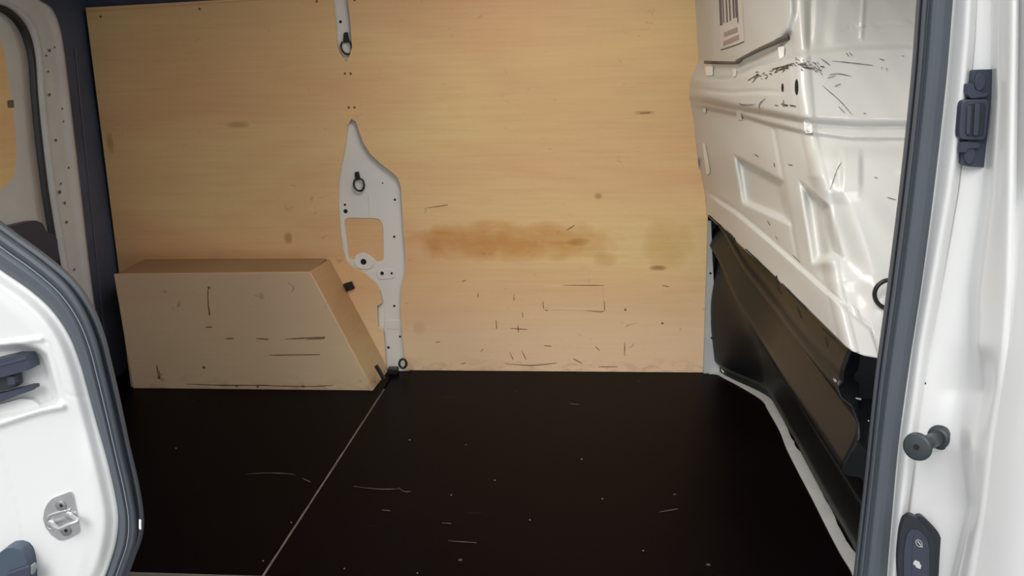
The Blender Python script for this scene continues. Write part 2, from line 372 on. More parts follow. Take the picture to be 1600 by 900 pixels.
# pressings on the pillar
def pad(name, poly, dy, m, parent, th=.002, bev=.001): return obj(name, slab([L3(rounded(poly, .25, 2), YPL-dy)], (0, th, 0)), m, parent, bevel=bev)
pad('pressed_boss', [(556, 398), (568, 394), (580, 400), (586, 410), (578, 421), (560, 420), (552, 410)], .004, M_post, wb)
pad('pressed_boss', [(588, 421), (616, 420), (618, 435), (590, 437)], .003, M_post, wb)
pad('pressed_boss', [(590, 476), (600, 476), (601, 514), (592, 513)], .005, M_post, wb)
pad('pressed_boss', [(603, 500), (627, 500), (629, 515), (604, 514)], .002, M_post, wb)
pad('pressed_boss', [(575, 305), (579, 305), (580, 339), (577, 339)], .002, M_post, wb)
def hole_disc(px, py, r, n=12, dy=.0062):
    c = PY(px, py, YPL-dy); return obj('bolt_hole', disc(c, (0, -1, 0), r, .0012, n), M_hole, wb)
for px, py, r, dy in ((568, 409, .013, .0042), (597, 427, .008, .0032), (612, 427, .005, .0032), (617, 312, .005, .0002), (616, 370, .005, .0002), (540, 330, .009, .0002), (539, 320, .005, .0002),
                      (616, 478, .005, .0002), (625, 526, .005, .0002), (607, 543, .006, .0002), (532, 34, .006, .0002), (598, 286, .003, .0002)): hole_disc(px, py, r, dy=dy)
for px, py in ((539, 115), (548, 115), (545, 168), (554, 168), (157, 26), (312, 14), (495, 2), (554, 0), (1035, 505-480+480), (977, 484)):
    obj('panel_screw', disc(PY(px, py, YP), (0, -1, 0), .005, .0012, 10), M_rust, wb)
# scuffs on the lining
def onply(a, b): return PY(a, b, YP-.0008)
marks = [[(747, 457), (747, 465)], [(803, 460), (803, 470)], [(816, 488), (817, 496)], [(775, 500), (776, 514)], [(798, 513), (824, 515)], [(809, 508), (810, 520)], [(815, 548), (822, 562)],
         [(796, 550), (802, 562)], [(976, 535), (976, 556)], [(751, 550), (755, 545)], [(790, 568), (830, 571), (870, 567)], [(935, 573), (965, 573)], [(720, 569), (728, 567)], [(680, 535), (688, 534)], [(667, 325), (700, 320)],
         [(1000, 177), (1016, 176)], [(885, 360), (898, 352)], [(722, 440), (728, 438)], [(895, 560), (910, 568)], [(850, 540), (862, 541)], [(930, 541), (937, 548)], [(1035, 446), (1045, 448)]]
scrape(marks, .75, M_rust, onply, 'scuffs', wb)
scrape([[(914, 485), (935, 487), (944, 485), (944, 470)], [(848, 470), (850, 482), (856, 486)], [(880, 446), (944, 446)]], .7, M_rust, onply, 'patch_outline', wb)
# white flange of the front corner post
fl_ = [(1099, 345), (1111, 345), (1113, 400), (1117, 470), (1121, 530), (1127, 584), (1099, 584)]
tag(obj('corner_flange', slab([L3(fl_, YP+.004)], (0, .02, 0)), M_lip, wb), 'white painted corner post beside the plywood edge')
for px, py in ((1110, 427), (1112, 528)): obj('bolt_hole', disc(PY(px, py, YP+.004), (0, -1, 0), .005, .001, 8), M_hole, wb)
# left wall (rear end of the van): dark corner post, white door surround, rear door
bm = bmesh.new(); box(bm, (XL-.1, 1.75, -.05), (XL-.05, YW+.09, 2.0))
wl = tag(obj('wall_left', bm, M_dark), 'dark rear end of the van body behind the plywood', None, kind='structure')
bm = bmesh.new(); box(bm, (XL-.05, 3.16, 0), (XL, YW+.04, 1.98)); obj('corner_trim', bm, M_dark, wl)
bm = bmesh.new(); q = PX(105, 10, XL); tube([PX(117, 75, XL+.002), PX(170, 590, XL+.002)], .003, 6, bm=bm); obj('trim_seam', bm, mat('trim_seam', srgb(80, 80, 84), .5), wl)
outerL = [(-40, -28), (20, -22), (57, 0), (75, 12), (87, 38), (95, 80), (104, 150), (114, 235), (124, 320), (134, 410), (146, 500), (160, 600)]
innerL = [(-40, 2), (-10, 6), (12, 13), (32, 30), (45, 52), (53, 90), (57, 150), (64, 220), (74, 300), (87, 380), (98, 440), (112, 520)]
gaskL = [(-40, 12), (-14, 15), (3, 20), (22, 36), (35, 60), (44, 95), (48, 150), (55, 222), (65, 302), (78, 382), (88, 442), (101, 520)]
glo, gli, glg = (smooth_line([(a, b, 0) for a, b in l], 6) for l in (outerL, innerL, gaskL))
nL = len(glo)-1
def loftL(A, B, prof, off):
    def f(u, v):
        i = min(int(round(v*nL)), nL); p = A[i].lerp(B[i], u); return PX(p.x, p.y, XL)+Vector((at(prof, u), 0, 0))
    return grid(f, 14, nL, off)
sur = tag(obj('door_surround', loftL(glo, gli, [(0, .0), (.06, .022), (.22, .03), (.34, .018), (.8, .012), (.92, .022), (1, .004)], (-.04, 0, 0)), M_frame, wl, True), 'white painted rear door surround with rounded top corner')
obj('gasket', loftL(gli, glg, [(0, .004), (.3, .014), (.7, .014), (1, .0)], (-.03, 0, 0)), M_dplast, wl, True)
def onframe(a, b): p = PX(a, b, XL); p.x += .0195; return p
for a, b, r in ((70, 79, .006), (78, 74, .004), (65, 87, .004), (70, 148, .006), (68, 112, .004), (80, 219, .006), (88, 287, .005), (94, 317, .006), (97, 347, .006), (109, 421, .005), (90, 170, .004), (92, 190, .004), (86, 300, .008), (100, 262, .005)):
    obj('rust_spot', disc(onframe(a, b), (1, 0, 0), r, .001, 8), M_rust, sur)
# rear door seen through the opening
d2 = tag(obj('door_2', loftL(glg, smooth_line([(-260+i*3, b+20, 0) for i, (a, b) in enumerate(gaskL)], 6), [(0, 0), (.03, .012), (.10, .016), (1, .016)], (-.03, 0, 0)), M_frame, None, True),
         'closed rear door with plywood window lining behind the side door', None, kind='structure')
XD = XL+.0175
wp = [(-150, 30), (-30, 38), (-5, 52), (6, 78), (13, 120), (20, 170), (26, 225), (26, 255), (19, 280), (4, 295), (-60, 300), (-150, 300)]
obj('window_lining', slab([[PX(a, b, XD+.002) for a, b in wp]], (-.004, 0, 0)), M_ply, d2)
hp = [(-80, 372), (0, 354), (43, 344), (55, 349), (61, 362), (72, 366), (78, 374), (80, 404), (72, 412), (70, 440), (-80, 440)]
tag(obj('latch_cover', slab([[PX(a, b, XD+.002) for a, b in rounded(hp, .2, 3)]], (.03, 0, 0)), M_plast, d2, bevel=.006), 'dark grey plastic cover on the rear door')
obj('glass_mark', slab([[PX(a, b, XD+.004) for a, b in ((12, 157), (21, 156), (22, 168), (13, 168))]], (.001, 0, 0)), M_gask, d2)
# ceiling, outer skin around the opening
bm = bmesh.new(); box(bm, (XL-.1, 1.7, 1.97), (1.0, YW+.1, 2.02)); tag(obj('ceiling', bm, M_white), 'white van roof', None, kind='structure')
bm = bmesh.new(); box(bm, (XL-.1, 1.70, -.3), (-1.27, 1.74, 1.97)); box(bm, (-1.27, 1.70, 1.90), (1.0, 1.74, 1.97)); tag(obj('body_light_block', bm, M_white), 'unseen white body side and header added to block sky light', None, kind='structure')  # unseen body side and header, placed to keep sky light off the left ply
#, 'white van roof', None, kind='structure')
# ================================================================ BULKHEAD (wall_right)
LB = [(-400, 1060), (-80, 1070), (0, 1084), (95, 1090), (122, 1078), (150, 1075), (185, 1082), (240, 1088), (300, 1100), (345, 1104), (600, 1106)]
def cpx(py): return at([(-80, 1238), (0, 1246), (85, 1252), (200, 1262), (300, 1285), (430, 1300), (548, 1328), (640, 1345)], py)
def bdep(px, py):                                 # depth (world y) of the unpressed sheet
    a = at(LB, py)-1; c = cpx(py); yc = PX(c, py, XR-.01).y
    t = (px-a)/(c-a); side = 1/(YW+.006)+(1/yc-1/(YW+.006))*t
    n = Vector((.16, 1, 0)); Cc = PX(c, py, XR-.01); r = ray(px, py); s = n.dot(Cc-EYE)/n.dot(r); near = 1/(r.y*s)
    k = 14.0; w = (px-c)/k                         # soft corner
    if w < -1: inv = side
    elif w > 1: inv = near
    else:
        q = (w+1)/2; inv = side*(1-q)+near*q
    return 1/inv
G_up = [(1020, -600), (1232, -600), (1235, 20), (1230, 45), (1212, 66), (1160, 92), (1150, 97), (1020, 97)]
rec1 = [(1148, 243), (1224, 283), (1238, 352), (1160, 318)]
rec2 = [(1250, 284), (1296, 322), (1318, 405), (1270, 412)]
bandt = [(1060, 124), (1110, 121), (1140, 119), (1180, 100), (1230, 88), (1262, 80), (1340, 73), (1500, 70)]
bandb = [(1060, 147), (1100, 152), (1150, 163), (1200, 172), (1255, 183), (1340, 189), (1500, 189)]
stepb = [(1060, 160), (1150, 178), (1200, 193), (1262, 208), (1330, 217), (1500, 217)]
fold = [(1104, 300), (1150, 330), (1200, 372), (1260, 425), (1320, 478), (1360, 512), (1375, 560)]
def relief(px, py):
    o = 0.0
    t, b, s = at(bandt, px), at(bandb, px), at(stepb, px)
    o += .046*ss(t-2, t+6, py)*(1-ss(b-2, b+9, py))
    o += .020*ss(b-1, b+6, py)*(1-ss(s-3, s+3, py))
    if px < 1262:                                  # two shallow beads along the band
        w = ss(1250, 1180, px); m = lerp(t, b, .62)
        o -= .006*w*math.exp(-((py-m)/2.2)**2)
    if py < 125:
        g = inside(G_up, px, py); o += .030*ss(-12, 2, g)
        o -= .010*math.exp(-((px-(1268-.05*py))/5)**2)*ss(84, 60, py)
        o += .010*ss(1290, 1312, px+py*.1)*ss(90, 60, py)
        o += .006*math.exp(-((px-(1349-.06*py))/3)**2)*ss(66, 56, py)
        o -= .006*math.exp(-((py-at([(1300, 48), (1340, 42), (1440, 35)], px))/1.6)**2)*ss(1300, 1330, px)
    if py > 200:
        g = inside(rec1, px, py); o -= .042*ss(-2, 10, g)
        g = inside(rec2, px, py); o -= .055*ss(-3, 15, g)
        # shoulder that swells towards the door
        sh = at([(205, 1292), (240, 1270), (275, 1266), (320, 1300), (370, 1318), (430, 1335), (600, 1370)], py)
        o += .045*ss(sh-10, sh+34, px)*ss(222, 250, py)*(1-ss(440, 520, py))
        o += .018*ss(318, 270, py)*ss(226, 244, py)*ss(1330, 1310, abs(px-1330)*2+1290)
        o += .022*math.exp(-(((px-1330)/22)**2+((py-435)/17)**2))
        o -= .012*math.exp(-(((px-1290)/14)**2+((py-425)/14)**2))
        o += .012*math.exp(-(((px-1412)/10)**2+((py-268)/9)**2))
        f_ = at(fold, px) if px < 1372 else 700
        o += .020*ss(f_-2, f_+5, py)
        o -= .010*math.exp(-((py-f_)/4)**2)
        o -= .008*math.exp(-((px-at([(215, 1212), (440, 1252)], py))/3)**2)*ss(440, 400, py)*.6
    o += .0012*math.sin(px*.045+py*.03)+.001*math.sin(px*.11-py*.07)
    return o
def bsurf(px, py, lift=0.0):
    y = bdep(px, py); p = PY(px, py, y); c = cpx(py); w = ss(c-22, c+22, px)
    n = Vector((-.9, -.43, 0)).lerp(Vector((-.25, -.97, 0)), w).normalized()
    fade = ss(0, 30, px-at(LB, py)); d = (EYE-p).normalized(); k = max(.30, n.dot(d))
    return p+d*((relief(px, py)*fade+lift)/k)
bot = [(1104, 336), (1150, 378), (1200, 424), (1260, 481), (1320, 541), (1332, 549), (1350, 556), (1385, 562), (1500, 574)]
def bf(u, v):
    v2 = v; py0 = -260; 
    # left border depends on py: iterate once
    px = lerp(1100, 1480, u); b = at(bot, px); py = lerp(py0, b, v2); px = lerp(at(LB, py), 1480, u); b = at(bot, px); py = lerp(py0, b, v2); px = lerp(at(LB, py), 1480, u)
    return bsurf(px, py)
o = obj('wall_right', grid(bf, 190, 260, (.03, .02, 0)), M_bulk, None, True)
wr = tag(o, 'white pressed-steel bulkhead with scratched ledge beside the plywood wall', None, kind='structure')
# gasket pieces under the blanking panel
def onb(l): return lambda a, b: bsurf(a, b, l)
def strip(name, cl, w, m, lift, parent, th=.004):
    pts = smooth_line([(a, b, 0) for a, b in cl], 6); n = len(pts); bm = bmesh.new(); A = []
    for i, p in enumerate(pts):
        t = (pts[min(i+1, n-1)]-pts[max(i-1, 0)]).normalized(); q = Vector((-t.y, t.x, 0))
        ww = w if not isinstance(w, (list, tuple)) else lerp(w[0], w[1], i/(n-1))
        A.append([bm.verts.new(bsurf(p.x+q.x*s*ww, p.y+q.y*s*ww, lf)) for s, lf in ((-1, -.002), (-.8, lift), (.8, lift), (1, -.002))])
    for i in range(n-1):
        for k in range(3): bm.faces.new((A[i][k], A[i+1][k], A[i+1][k+1], A[i][k+1]))
    return obj(name, bm, m, parent, True)
strip('panel_gasket', [(1100, 97), (1130, 98), (1150, 98), (1156, 96)], 2.6, M_gask, .004, wr)
strip('panel_gasket', [(1156, 93), (1185, 78), (1210, 67), (1232, 57)], (2.5, 5), M_gask, .004, wr)
strip('gasket_clip', [(1111, 98), (1119, 98)], 2, M_dplast, .006, wr)
strip('gasket_clip', [(1150, 97), (1158, 93)], 3.4, M_gask, .007, wr)
strip('gasket_clip', [(1213, 65), (1231, 58)], 4.6, M_gask, .007, wr)
M_glint_chip = mat('glint_and_chip_white', (.9, .9, .86), .3, coat=.5)
def quadb(name, poly, lift, m, parent=wr, th=0.004):
    poly = rounded(poly, .2, 2); bm = bmesh.new()
    a = [bm.verts.new(bsurf(x, y, lift)) for x, y in poly]; b = [bm.verts.new(bsurf(x, y, lift-th)) for x, y in poly]
    bm.faces.new(a); bm.faces.new(list(reversed(b)))
    for i in range(len(a)): bm.faces.new((a[i-1], a[i], b[i], b[i-1]))
    return obj(name, bm, m, parent)
for pl in ([(1215, 73), (1226, 72), (1225, 90), (1216, 92)], [(1144, 108), (1151, 108), (1150, 119), (1145, 121)], [(1101, 103), (1114, 102), (1114, 118), (1103, 118)],
           [(1150, 174), (1158, 175), (1159, 187), (1152, 187)], [(1098, 168), (1103, 169), (1103, 176), (1099, 176)], [(1255, 188), (1268, 190), (1270, 208), (1257, 208)],
           [(1097, 224), (1102, 224), (1110, 270), (1104, 274)]):
    quadb('tab_and_highlight', pl, .006, M_glint_chip)  # bright highlight patches on the steel, built as small raised white pieces
quadb('tab_and_highlight', [(1084, 245), (1091, 245), (1092, 275), (1085, 275)], .012, M_post)
def ell(cx, cy, rx, ry, n=16): return [(cx+rx*math.cos(k*2*math.pi/n), cy+ry*math.sin(k*2*math.pi/n)) for k in range(n)]
quadb('oval_hole', ell(1244.5, 136, 2.8, 12.5), .0015, M_hole); quadb('oval_hole', ell(1222.5, 137, 1.7, 7), .0015, M_hole)
# black rubbed marks on the ledge
sm = []
for i in range(85):
    x = random.uniform(1176, 1284); y = 121-(x-1176)*.30+random.gauss(0, 3.0) if x < 1240 else 98+random.gauss(0, 5)+(x-1240)*.12
    a = random.uniform(-.5, .5)-(.35 if x < 1235 else -.4); l = random.uniform(1.5, 6.5); sm.append([(x, y), (x+l*.5*math.cos(a), y+l*.5*math.sin(a)+random.uniform(-.6, .6)), (x+l*math.cos(a), y+l*math.sin(a))])
sm += [[(1175, 129), (1186, 116)], [(1284, 92), (1297, 102)], [(1300, 95), (1330, 98), (1364, 102)], [(1285, 133), (1296, 143), (1310, 155), (1322, 168), (1331, 179)], [(1295, 117), (1310, 115), (1330, 119)],
       [(1304, 135), (1314, 131)], [(1186, 170), (1187, 162), (1196, 153)], [(1155, 161), (1160, 164), (1180, 163)], [(1210, 164), (1216, 165)], [(1221, 160), (1226, 165), (1232, 164)], [(1224, 156), (1224, 167)],
       [(1234, 165), (1243, 166)], [(1322, 82), (1326, 88)], [(1327, 82), (1332, 87)], [(1374, 92), (1382, 94)], [(1377, 105), (1379, 106)], [(1385, 106), (1386, 110)], [(1409, 87), (1413, 88)], [(1349, 177), (1353, 177)],
       [(1315, 253), (1308, 265), (1302, 282), (1297, 296)], [(1178, 240), (1185, 245)], [(1209, 254), (1210, 261)], [(1231, 257), (1238, 258)], [(1199, 345), (1203, 352)], [(1211, 368), (1215, 375)], [(1180, 118), (1168, 126)],
       [(1310, 166), (1320, 176)], [(1293, 122), (1306, 118)], [(1238, 398), (1250, 410)], [(1366, 277), (1371, 278)], [(1386, 308), (1400, 312)]]
scrape(sm, .6, M_mark, onb(.003), 'scratches', wr)
scrape([[(1234, 164), (1243, 166)], [(1220, 163), (1230, 164)], [(1206, 108), (1235, 101)], [(1215, 110), (1232, 104)], [(1246, 100), (1260, 101)], [(1252, 104), (1273, 108)]], 1.2, M_mark, onb(.003), 'rubbed_marks', wr)
# torn black sealant under the lower fold
blk = [[(1107, 338), (1125, 355), (1140, 371)], [(1134, 362), (1143, 372), (1150, 384)], [(1147, 373), (1149, 386)], [(1165, 391), (1200, 425), (1212, 437), (1218, 446)], [(1213, 432), (1216, 452), (1222, 462)],
       [(1222, 445), (1245, 470), (1262, 487)], [(1245, 480), (1253, 500)], [(1285, 515), (1310, 537)], [(1290, 528), (1294, 545)], [(1121, 350), (1124, 356)]]
scrape([[(a, b-2) for a, b in l] for l in blk], 2.0, M_hole, onb(.003), 'sealant', wr)
# lower bulkhead panel: black corrugated sheet, continuing to the floor
prof = [(.602, .63), (.592, .618), (.57, .612), (.53, .600), (.50, .600), (.49, .588), (.475, .588), (.465, .606), (.445, .606), (.43, .598), (.35, .566), (.34, .575), (.335, .612), (.25, .630), (.22, .645), (.05, .668), (.03, .69), (-.02, .69)]
Z = [q[0] for q in prof]
def xsh(y): return -.158*ss(3.22, 3.60, y)
def yend(z): return lerp(1.90, 2.07, ss(.42, .50, z))
def lf(u, v):
    k = v*(len(prof)-1); i = min(int(k), len(prof)-2); t = k-i; t = ss(.0, 1, t)*.5+t*.5
    z = lerp(prof[i][0], prof[i+1][0], t); x = lerp(prof[i][1], prof[i+1][1], t)
    y = lerp(YW+.02, yend(z), u); sc = 1-.19*ss(2.75, 3.75, y)*1.25; w = ss(.20, .34, z)
    z2 = lerp(z, 1.25-(1.25-z)*sc, w)
    return Vector((lerp(x+xsh(y), x*sc+.005+.03*ss(3.1, 3.5, y), w)+.001*math.sin(y*7), y, z2))
bm = grid(lf, 60, 75)
low = tag(obj('trim_1', bm, M_under, None, True), 'glossy black corrugated kick panel under the white bulkhead', None, kind='structure')
low.modifiers.new('solid', 'SOLIDIFY').thickness = .004
bm = bmesh.new()
def lr(u, v):
    k = v*(len(prof)-1); i = min(int(k), len(prof)-2); t = k-i; z = lerp(prof[i][0], prof[i+1][0], t); x = lerp(prof[i][1], prof[i+1][1], t)
    return Vector((lerp(x, 1.0, u), lerp(yend(z), max(yend(z), 2.16 if z > .4 else 0), min(1, u*6)), z))
bm.free(); obj('return_panel', grid(lr, 12, 45, (0, .004, 0)), M_under, low)
def onlow(a, b, l=.004): p = PX(a, b, .62); return p
def lowpt(a, b): # point on corrugated sheet for a pixel (fixed point iteration)
    x = .62
    for _ in range(8):
        p = PX(a, b, x); x = at([(-z, xx) for z, xx in prof], -p.z)+xsh(p.y)
    p = PX(a, b, x-.006); return p
scrape([[(1256, 655), (1262, 662), (1269, 670)], [(1302, 591), (1307, 597)]], 1.8, M_lip, lowpt, 'white_chips', low)
scrape([[(1337, 622), (1346, 624)], [(1356, 657), (1358, 658)]], 1.6, M_lip, lowpt, 'white_chips', low)
# front body panel outside the opening on the right, closing the van
bm = bmesh.new(); box(bm, (1.0, 1.75, -.3), (1.04, YW+.1, 2.02)); tag(obj('wall_front', bm, M_white), 'white panel closing the van behind the bulkhead', None, kind='structure')
# ================================================================ RIGHT DOOR PILLAR (near)
YB = 1.70
def ydepB(px, py): return YB
sealL = [(-60, 1446), (0, 1441), (120, 1432), (290, 1414), (450, 1394), (600, 1374), (750, 1358), (900, 1341), (980, 1333)]
sealR = [(-60, 1497), (0, 1491), (120, 1481), (290, 1462), (450, 1441), (560, 1424), (700, 1405), (800, 1396), (900, 1388), (980, 1384)]
def sf(u, v):
    py = lerp(-300, 1060, v); px = lerp(sat(sealL, py), sat(sealR, py), u)
    o = at([(0, -.03), (.03, .0), (.10, .012), (.17, .008), (.21, -.001), (.25, .006), (.34, .016), (.5, .022), (.72, .022), (.88, .016), (.97, .004), (1, -.03)], u)
    p = PY(px, py, YB); d = (EYE-p).normalized(); return p+d*o
pil = bpy.data.objects  # placeholder name scope
rows = [(-60, (1470, 1497, 1517, 1529, 1552, 1563, 1585, 1592, 1850)),
        (60, (1464, 1486, 1510, 1524, 1552, 1560, 1583, 1592, 1850)),
        (150, (1458, 1478, 1502, 1516, 1551, 1563, 1581, 1591, 1850)),
        (300, (1440, 1461, 1482, 1498, 1536, 1555, 1578, 1590, 1850)),
        (450, (1420, 1441, 1456, 1472, 1514, 1535, 1573, 1586, 1850)),
        (540, (1406, 1427, 1440, 1455, 1514, 1532, 1566, 1578, 1850)),
        (600, (1398, 1419, 1432, 1446, 1506, 1540, 1560, 1571, 1850)),
        (690, (1385, 1406, 1420, 1434, 1500, 1523, 1546, 1556, 1850)),
        (790, (1376, 1397, 1409, 1420, 1513, 1524, 1535, 1545, 1850)),
        (900, (1368, 1388, 1398, 1408, 1487, 1500, 1516, 1527, 1850)),
        (980, (1364, 1384, 1392, 1402, 1470, 1484, 1504, 1514, 1850))]
offs = [(-60, (0, .0, .012, -.004, -.012, .012, .020, .010, -.05)),
        (300, (0, .0, .012, -.004, -.012, .012, .020, .010, -.05)),
        (450, (0, .0, .012, -.002, -.012, .014, .018, .010, -.05)),
        (540, (0, .0, .010, -.002, -.014, .016, .016, .010, -.05)),
        (610, (0, .0, .010, .000, -.020, -.012, .012, .010, -.05)),
        (700, (0, .0, .010, .000, -.004, .010, .012, .010, -.05)),
        (790, (0, .0, .010, -.004, -.018, .002, .012, .010, -.05)),
        (980, (0, .0, .010, -.004, -.016, .004, .012, .010, -.05))]
def pillar_o(px, py):
    c = at(rows, py); w = at(offs, py); tab = list(zip(c, w))
    return tab
def pf(u, v):
    py = lerp(-300, 1060, v); c = at(rows, py); w = at(offs, py); k = u*(len(c)-1); i = min(int(k), len(c)-2); t = k-i
    px = lerp(c[i], c[i+1], t); s = ss(0, 1, t); o = lerp(w[i], w[i+1], s)
    return pillar_pt(px, py, o)
def pillar_base(px, py):                          # pillar face leans towards the viewer outwards
    e = sat(sealR, py); return YB-.16*ss(0, 1, max(0, px-e)/260)-(px-e)*.0006
def pillar_pt(px, py, o):
    p = PY(px, py, pillar_base(px, py)); d = (EYE-p).normalized(); return p+d*o*2.2
def pillar_at(px, py, lift=0):
    tab = pillar_o(px, py); c = [q[0] for q in tab]
    i = 0
    while i < len(c)-2 and c[i+1] < px: i += 1
    t = max(0, min(1, (px-c[i])/(c[i+1]-c[i]))); return pillar_pt(px, py, lerp(tab[i][1], tab[i+1][1], ss(0, 1, t))+lift)
o = obj('wall_side', grid(pf, 8*12, 200), M_white, None, True); o.modifiers.new('solid', 'SOLIDIFY').thickness = .003
ws = tag(o, 'white painted door pillar at the right with pressed creases', None, kind='structure')
tag(obj('door_seal', grid(sf, 44, 150, (0, .03, 0)), M_seal, ws, True), 'grey rubber door seal running down the pillar')
scrape([[(1587+(.5 if y < 300 else -.035*(y-300)*.6), y) for y in (150, 230, 300, 360)]], .6, M_gask, lambda a, b: pillar_at(a, b, .0015), 'skin_gap', ws)
obj('paint_chip', disc(pillar_at(1447, 599, .001), (0, -1, 0), .0025, .001, 8), M_hole, ws)
# ================================================================ NEAR LEFT: sliding door with seal
YD = 1.56
edgeI = [(-260, 190), (-120, 318), (-50, 386), (0, 424), (45, 455), (80, 487), (107, 527), (124, 570), (136, 612), (150, 664), (165, 722), (177, 775), (182, 812), (178, 850), (168, 885), (152, 930), (140, 990)]
edgeO = [(-240, 130), (-110, 258), (-40, 328), (6, 364), (58, 402), (102, 440), (132, 482), (151, 528), (163, 575), (177, 635), (192, 705), (206, 765), (214, 815), (212, 850), (200, 884), (184, 930), (172, 990)]
eI, eO = (smooth_line([(a, b, 0) for a, b in l], 7) for l in (edgeI, edgeO)); nE = len(eI)-1
recO = rounded([(-200, 545), (30, 541), (58, 545), (72, 556), (80, 588), (90, 622), (84, 630), (40, 643), (-200, 690)], .2, 4)
def door_o(px, py):
    o = 0.0
    dI = dline([(p.x, p.y) for p in eI[::3]], px, py)
    o -= .030*(1-ss(0, 22, dI))                    # rolled edge
    o += .006*ss(16, 45, dI)
    g = inside(recO, px, py); o -= .042*ss(-5, 7, g)
    o += .010*math.exp(-(dline([(-200, 544), (0, 538), (64, 530)], px, py)/3.0)**2)
    o += .014*math.exp(-(dline([(-200, 728), (0, 662), (60, 642), (97, 635)], px, py)/4.5)**2)
    o -= .0022*math.exp(-(dline([(64, 530), (78, 537), (87, 560), (97, 600), (104, 617), (132, 621)], px, py)/1.6)**2)
    o -= .0022*math.exp(-(dline([(-2, 688), (14, 745), (30, 800), (38, 850), (48, 900), (60, 960)], px, py)/1.5)**2)
    o += .010*ss(115, 140, px-(py-700)*.12)*ss(640, 740, py)
    return o
def door_pt(px, py, lift=0):
    p = PY(px, py, YD); d = (EYE-p).normalized(); return p+d*(door_o(px, py)+lift)
def df(u, v):
    i = min(int(round(v*nE)), nE); e = eI[i]; a = Vector((-260, lerp(300, 1000, v), 0)); uu = u**.8
    p = a.lerp(e, u); return door_pt(p.x, p.y)
def df2(u, v):                                    # rows in py, columns from far left to the edge
    py = lerp(200, 985, v)
    # edge px for this py
    for k in range(nE):
        if eI[k].y <= py <= eI[k+1].y: t = (py-eI[k].y)/max(1e-6, eI[k+1].y-eI[k].y); ex = lerp(eI[k].x, eI[k+1].x, t); break
    else: ex = eI[-1].x
    px = lerp(-255, ex, u); return door_pt(px, py)
d1 = tag(obj('door_1', grid(df2, 130, 230, (0, .05, 0)), M_white, None, True), 'white sliding door edge with handle recess at the left', None, kind='structure')
def sdf(u, v):
    i = min(int(round(v*nE)), nE); p = eI[i].lerp(eO[i], u)
    o = at([(0, -.02), (.04, .004), (.2, .016), (.42, .018), (.56, .010), (.62, .002), (.66, .008), (.78, .014), (.9, .008), (1, -.03)], u)
    q = PY(p.x, p.y, YD+.03); return q+(EYE-q).normalized()*o
tag(obj('door_seal', grid(sdf, 36, nE, (0, .03, 0)), M_seal, d1, True), 'grey rubber seal around the door edge')
bm = tube([PY(p.x, p.y, YD+.03-.014) for p in [eI[i].lerp(eO[i], .60) for i in range(20, nE)]], .0012, 6); obj('seal_bead', bm, mat('seal_bead', srgb(130, 138, 148), .35), d1, True)
tag(obj('paint_chip', slab([[PY(a, b, YD-.005) for a, b in ((217, 812), (220, 814), (220, 828), (217, 826))]], (0, .003, 0)), M_glint_chip, d1))
# handle in the recess
def dpl(name, poly, lift, th, m, parent, bev=.002):
    y = YD-lift; return obj(name, slab([[PY(a, b, y) for a, b in rounded(poly, .15, 3)]], (0, th, 0)), m, parent, bevel=bev)
hd = dpl('door_handle', [(-120, 590), (0, 561), (20, 556), (40, 556), (46, 566), (49, 577), (24, 584), (0, 590), (-120, 622)], .012, .03, M_plast, d1, .003)
dpl('handle_lip', [(-120, 592), (0, 569), (38, 559), (42, 562), (0, 573), (-120, 597)], .014, .004, M_plast, hd, .001)
dpl('handle_stem', [(-60, 588), (24, 582), (27, 606), (-60, 622)], .0, .02, M_dplast, hd)
dpl('handle_pivot', [(11, 590), (22, 588), (24, 601), (12, 602)], .006, .01, M_plast, hd)
dpl('handle_base', [(-120, 640), (0, 616), (30, 608), (44, 604), (52, 604), (53, 609), (30, 617), (0, 629), (-120, 665)], .006, .02, M_plast, hd)
tag(hd, 'dark grey inner door handle')
dpl('recess_sill', [(-120, 668), (0, 632), (32, 623), (50, 625), (62, 634), (40, 643), (0, 655), (-120, 690)], -.018, .01, M_white, d1, .004)
# ================================================================ THINGS
Yb = 3.302
# ---- wheel arch box
B = thing('wheel_arch_box', 'worn plywood box over the wheel arch standing against the back wall', 'box', (-1.4, Yb+.1, 0))
fT = PY(484, 424, Yb); ztop = PY(330, 428, Yb).z; xl0 = PY(208, 608, Yb).x; xl1 = PY(178, 430, Yb).x
xr0 = PY(583, 610, Yb).x; xr1 = PY(484, 424, Yb).x
yb2 = YP-.002
front = [Vector((xl0, Yb, .001)), Vector((xl1, Yb, ztop)), Vector((xr1, Yb, ztop+.006)), Vector((xr0, Yb, .001))]
obj('front_panel', slab([front], (0, .012, 0)), M_plybox, B, bevel=.0015)
xbr = PY(515, 405, yb2).x; xbb = PY(607, 573, yb2).x
endp = [Vector((xr0-.001, Yb+.001, .001)), Vector((xr1-.001, Yb+.001, ztop+.008)), Vector((xbr, yb2, PY(515, 405, yb2).z)), Vector((xbb, yb2, .001))]
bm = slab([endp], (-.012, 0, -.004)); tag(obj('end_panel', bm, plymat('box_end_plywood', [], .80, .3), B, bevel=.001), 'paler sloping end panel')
topz = ztop-.004
tp = [Vector((xl1+.002, Yb+.012, topz)), Vector((xr1-.014, Yb+.012, topz)), Vector((xbr-.014, yb2, topz+.012)), Vector((xl1+.002, yb2, topz+.012))]
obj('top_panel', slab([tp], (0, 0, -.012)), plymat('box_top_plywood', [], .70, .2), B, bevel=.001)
obj('rear_end_panel', slab([[Vector((xl1+.002, Yb+.012, .002)), Vector((xl1+.002, yb2, .002)), Vector((xl1+.002, yb2, topz-.012)), Vector((xl1+.002, Yb+.012, topz-.012))]], (.012, 0, 0)), M_plybox, B)
def onbox(a, b): return PY(a, b, Yb-.0008)
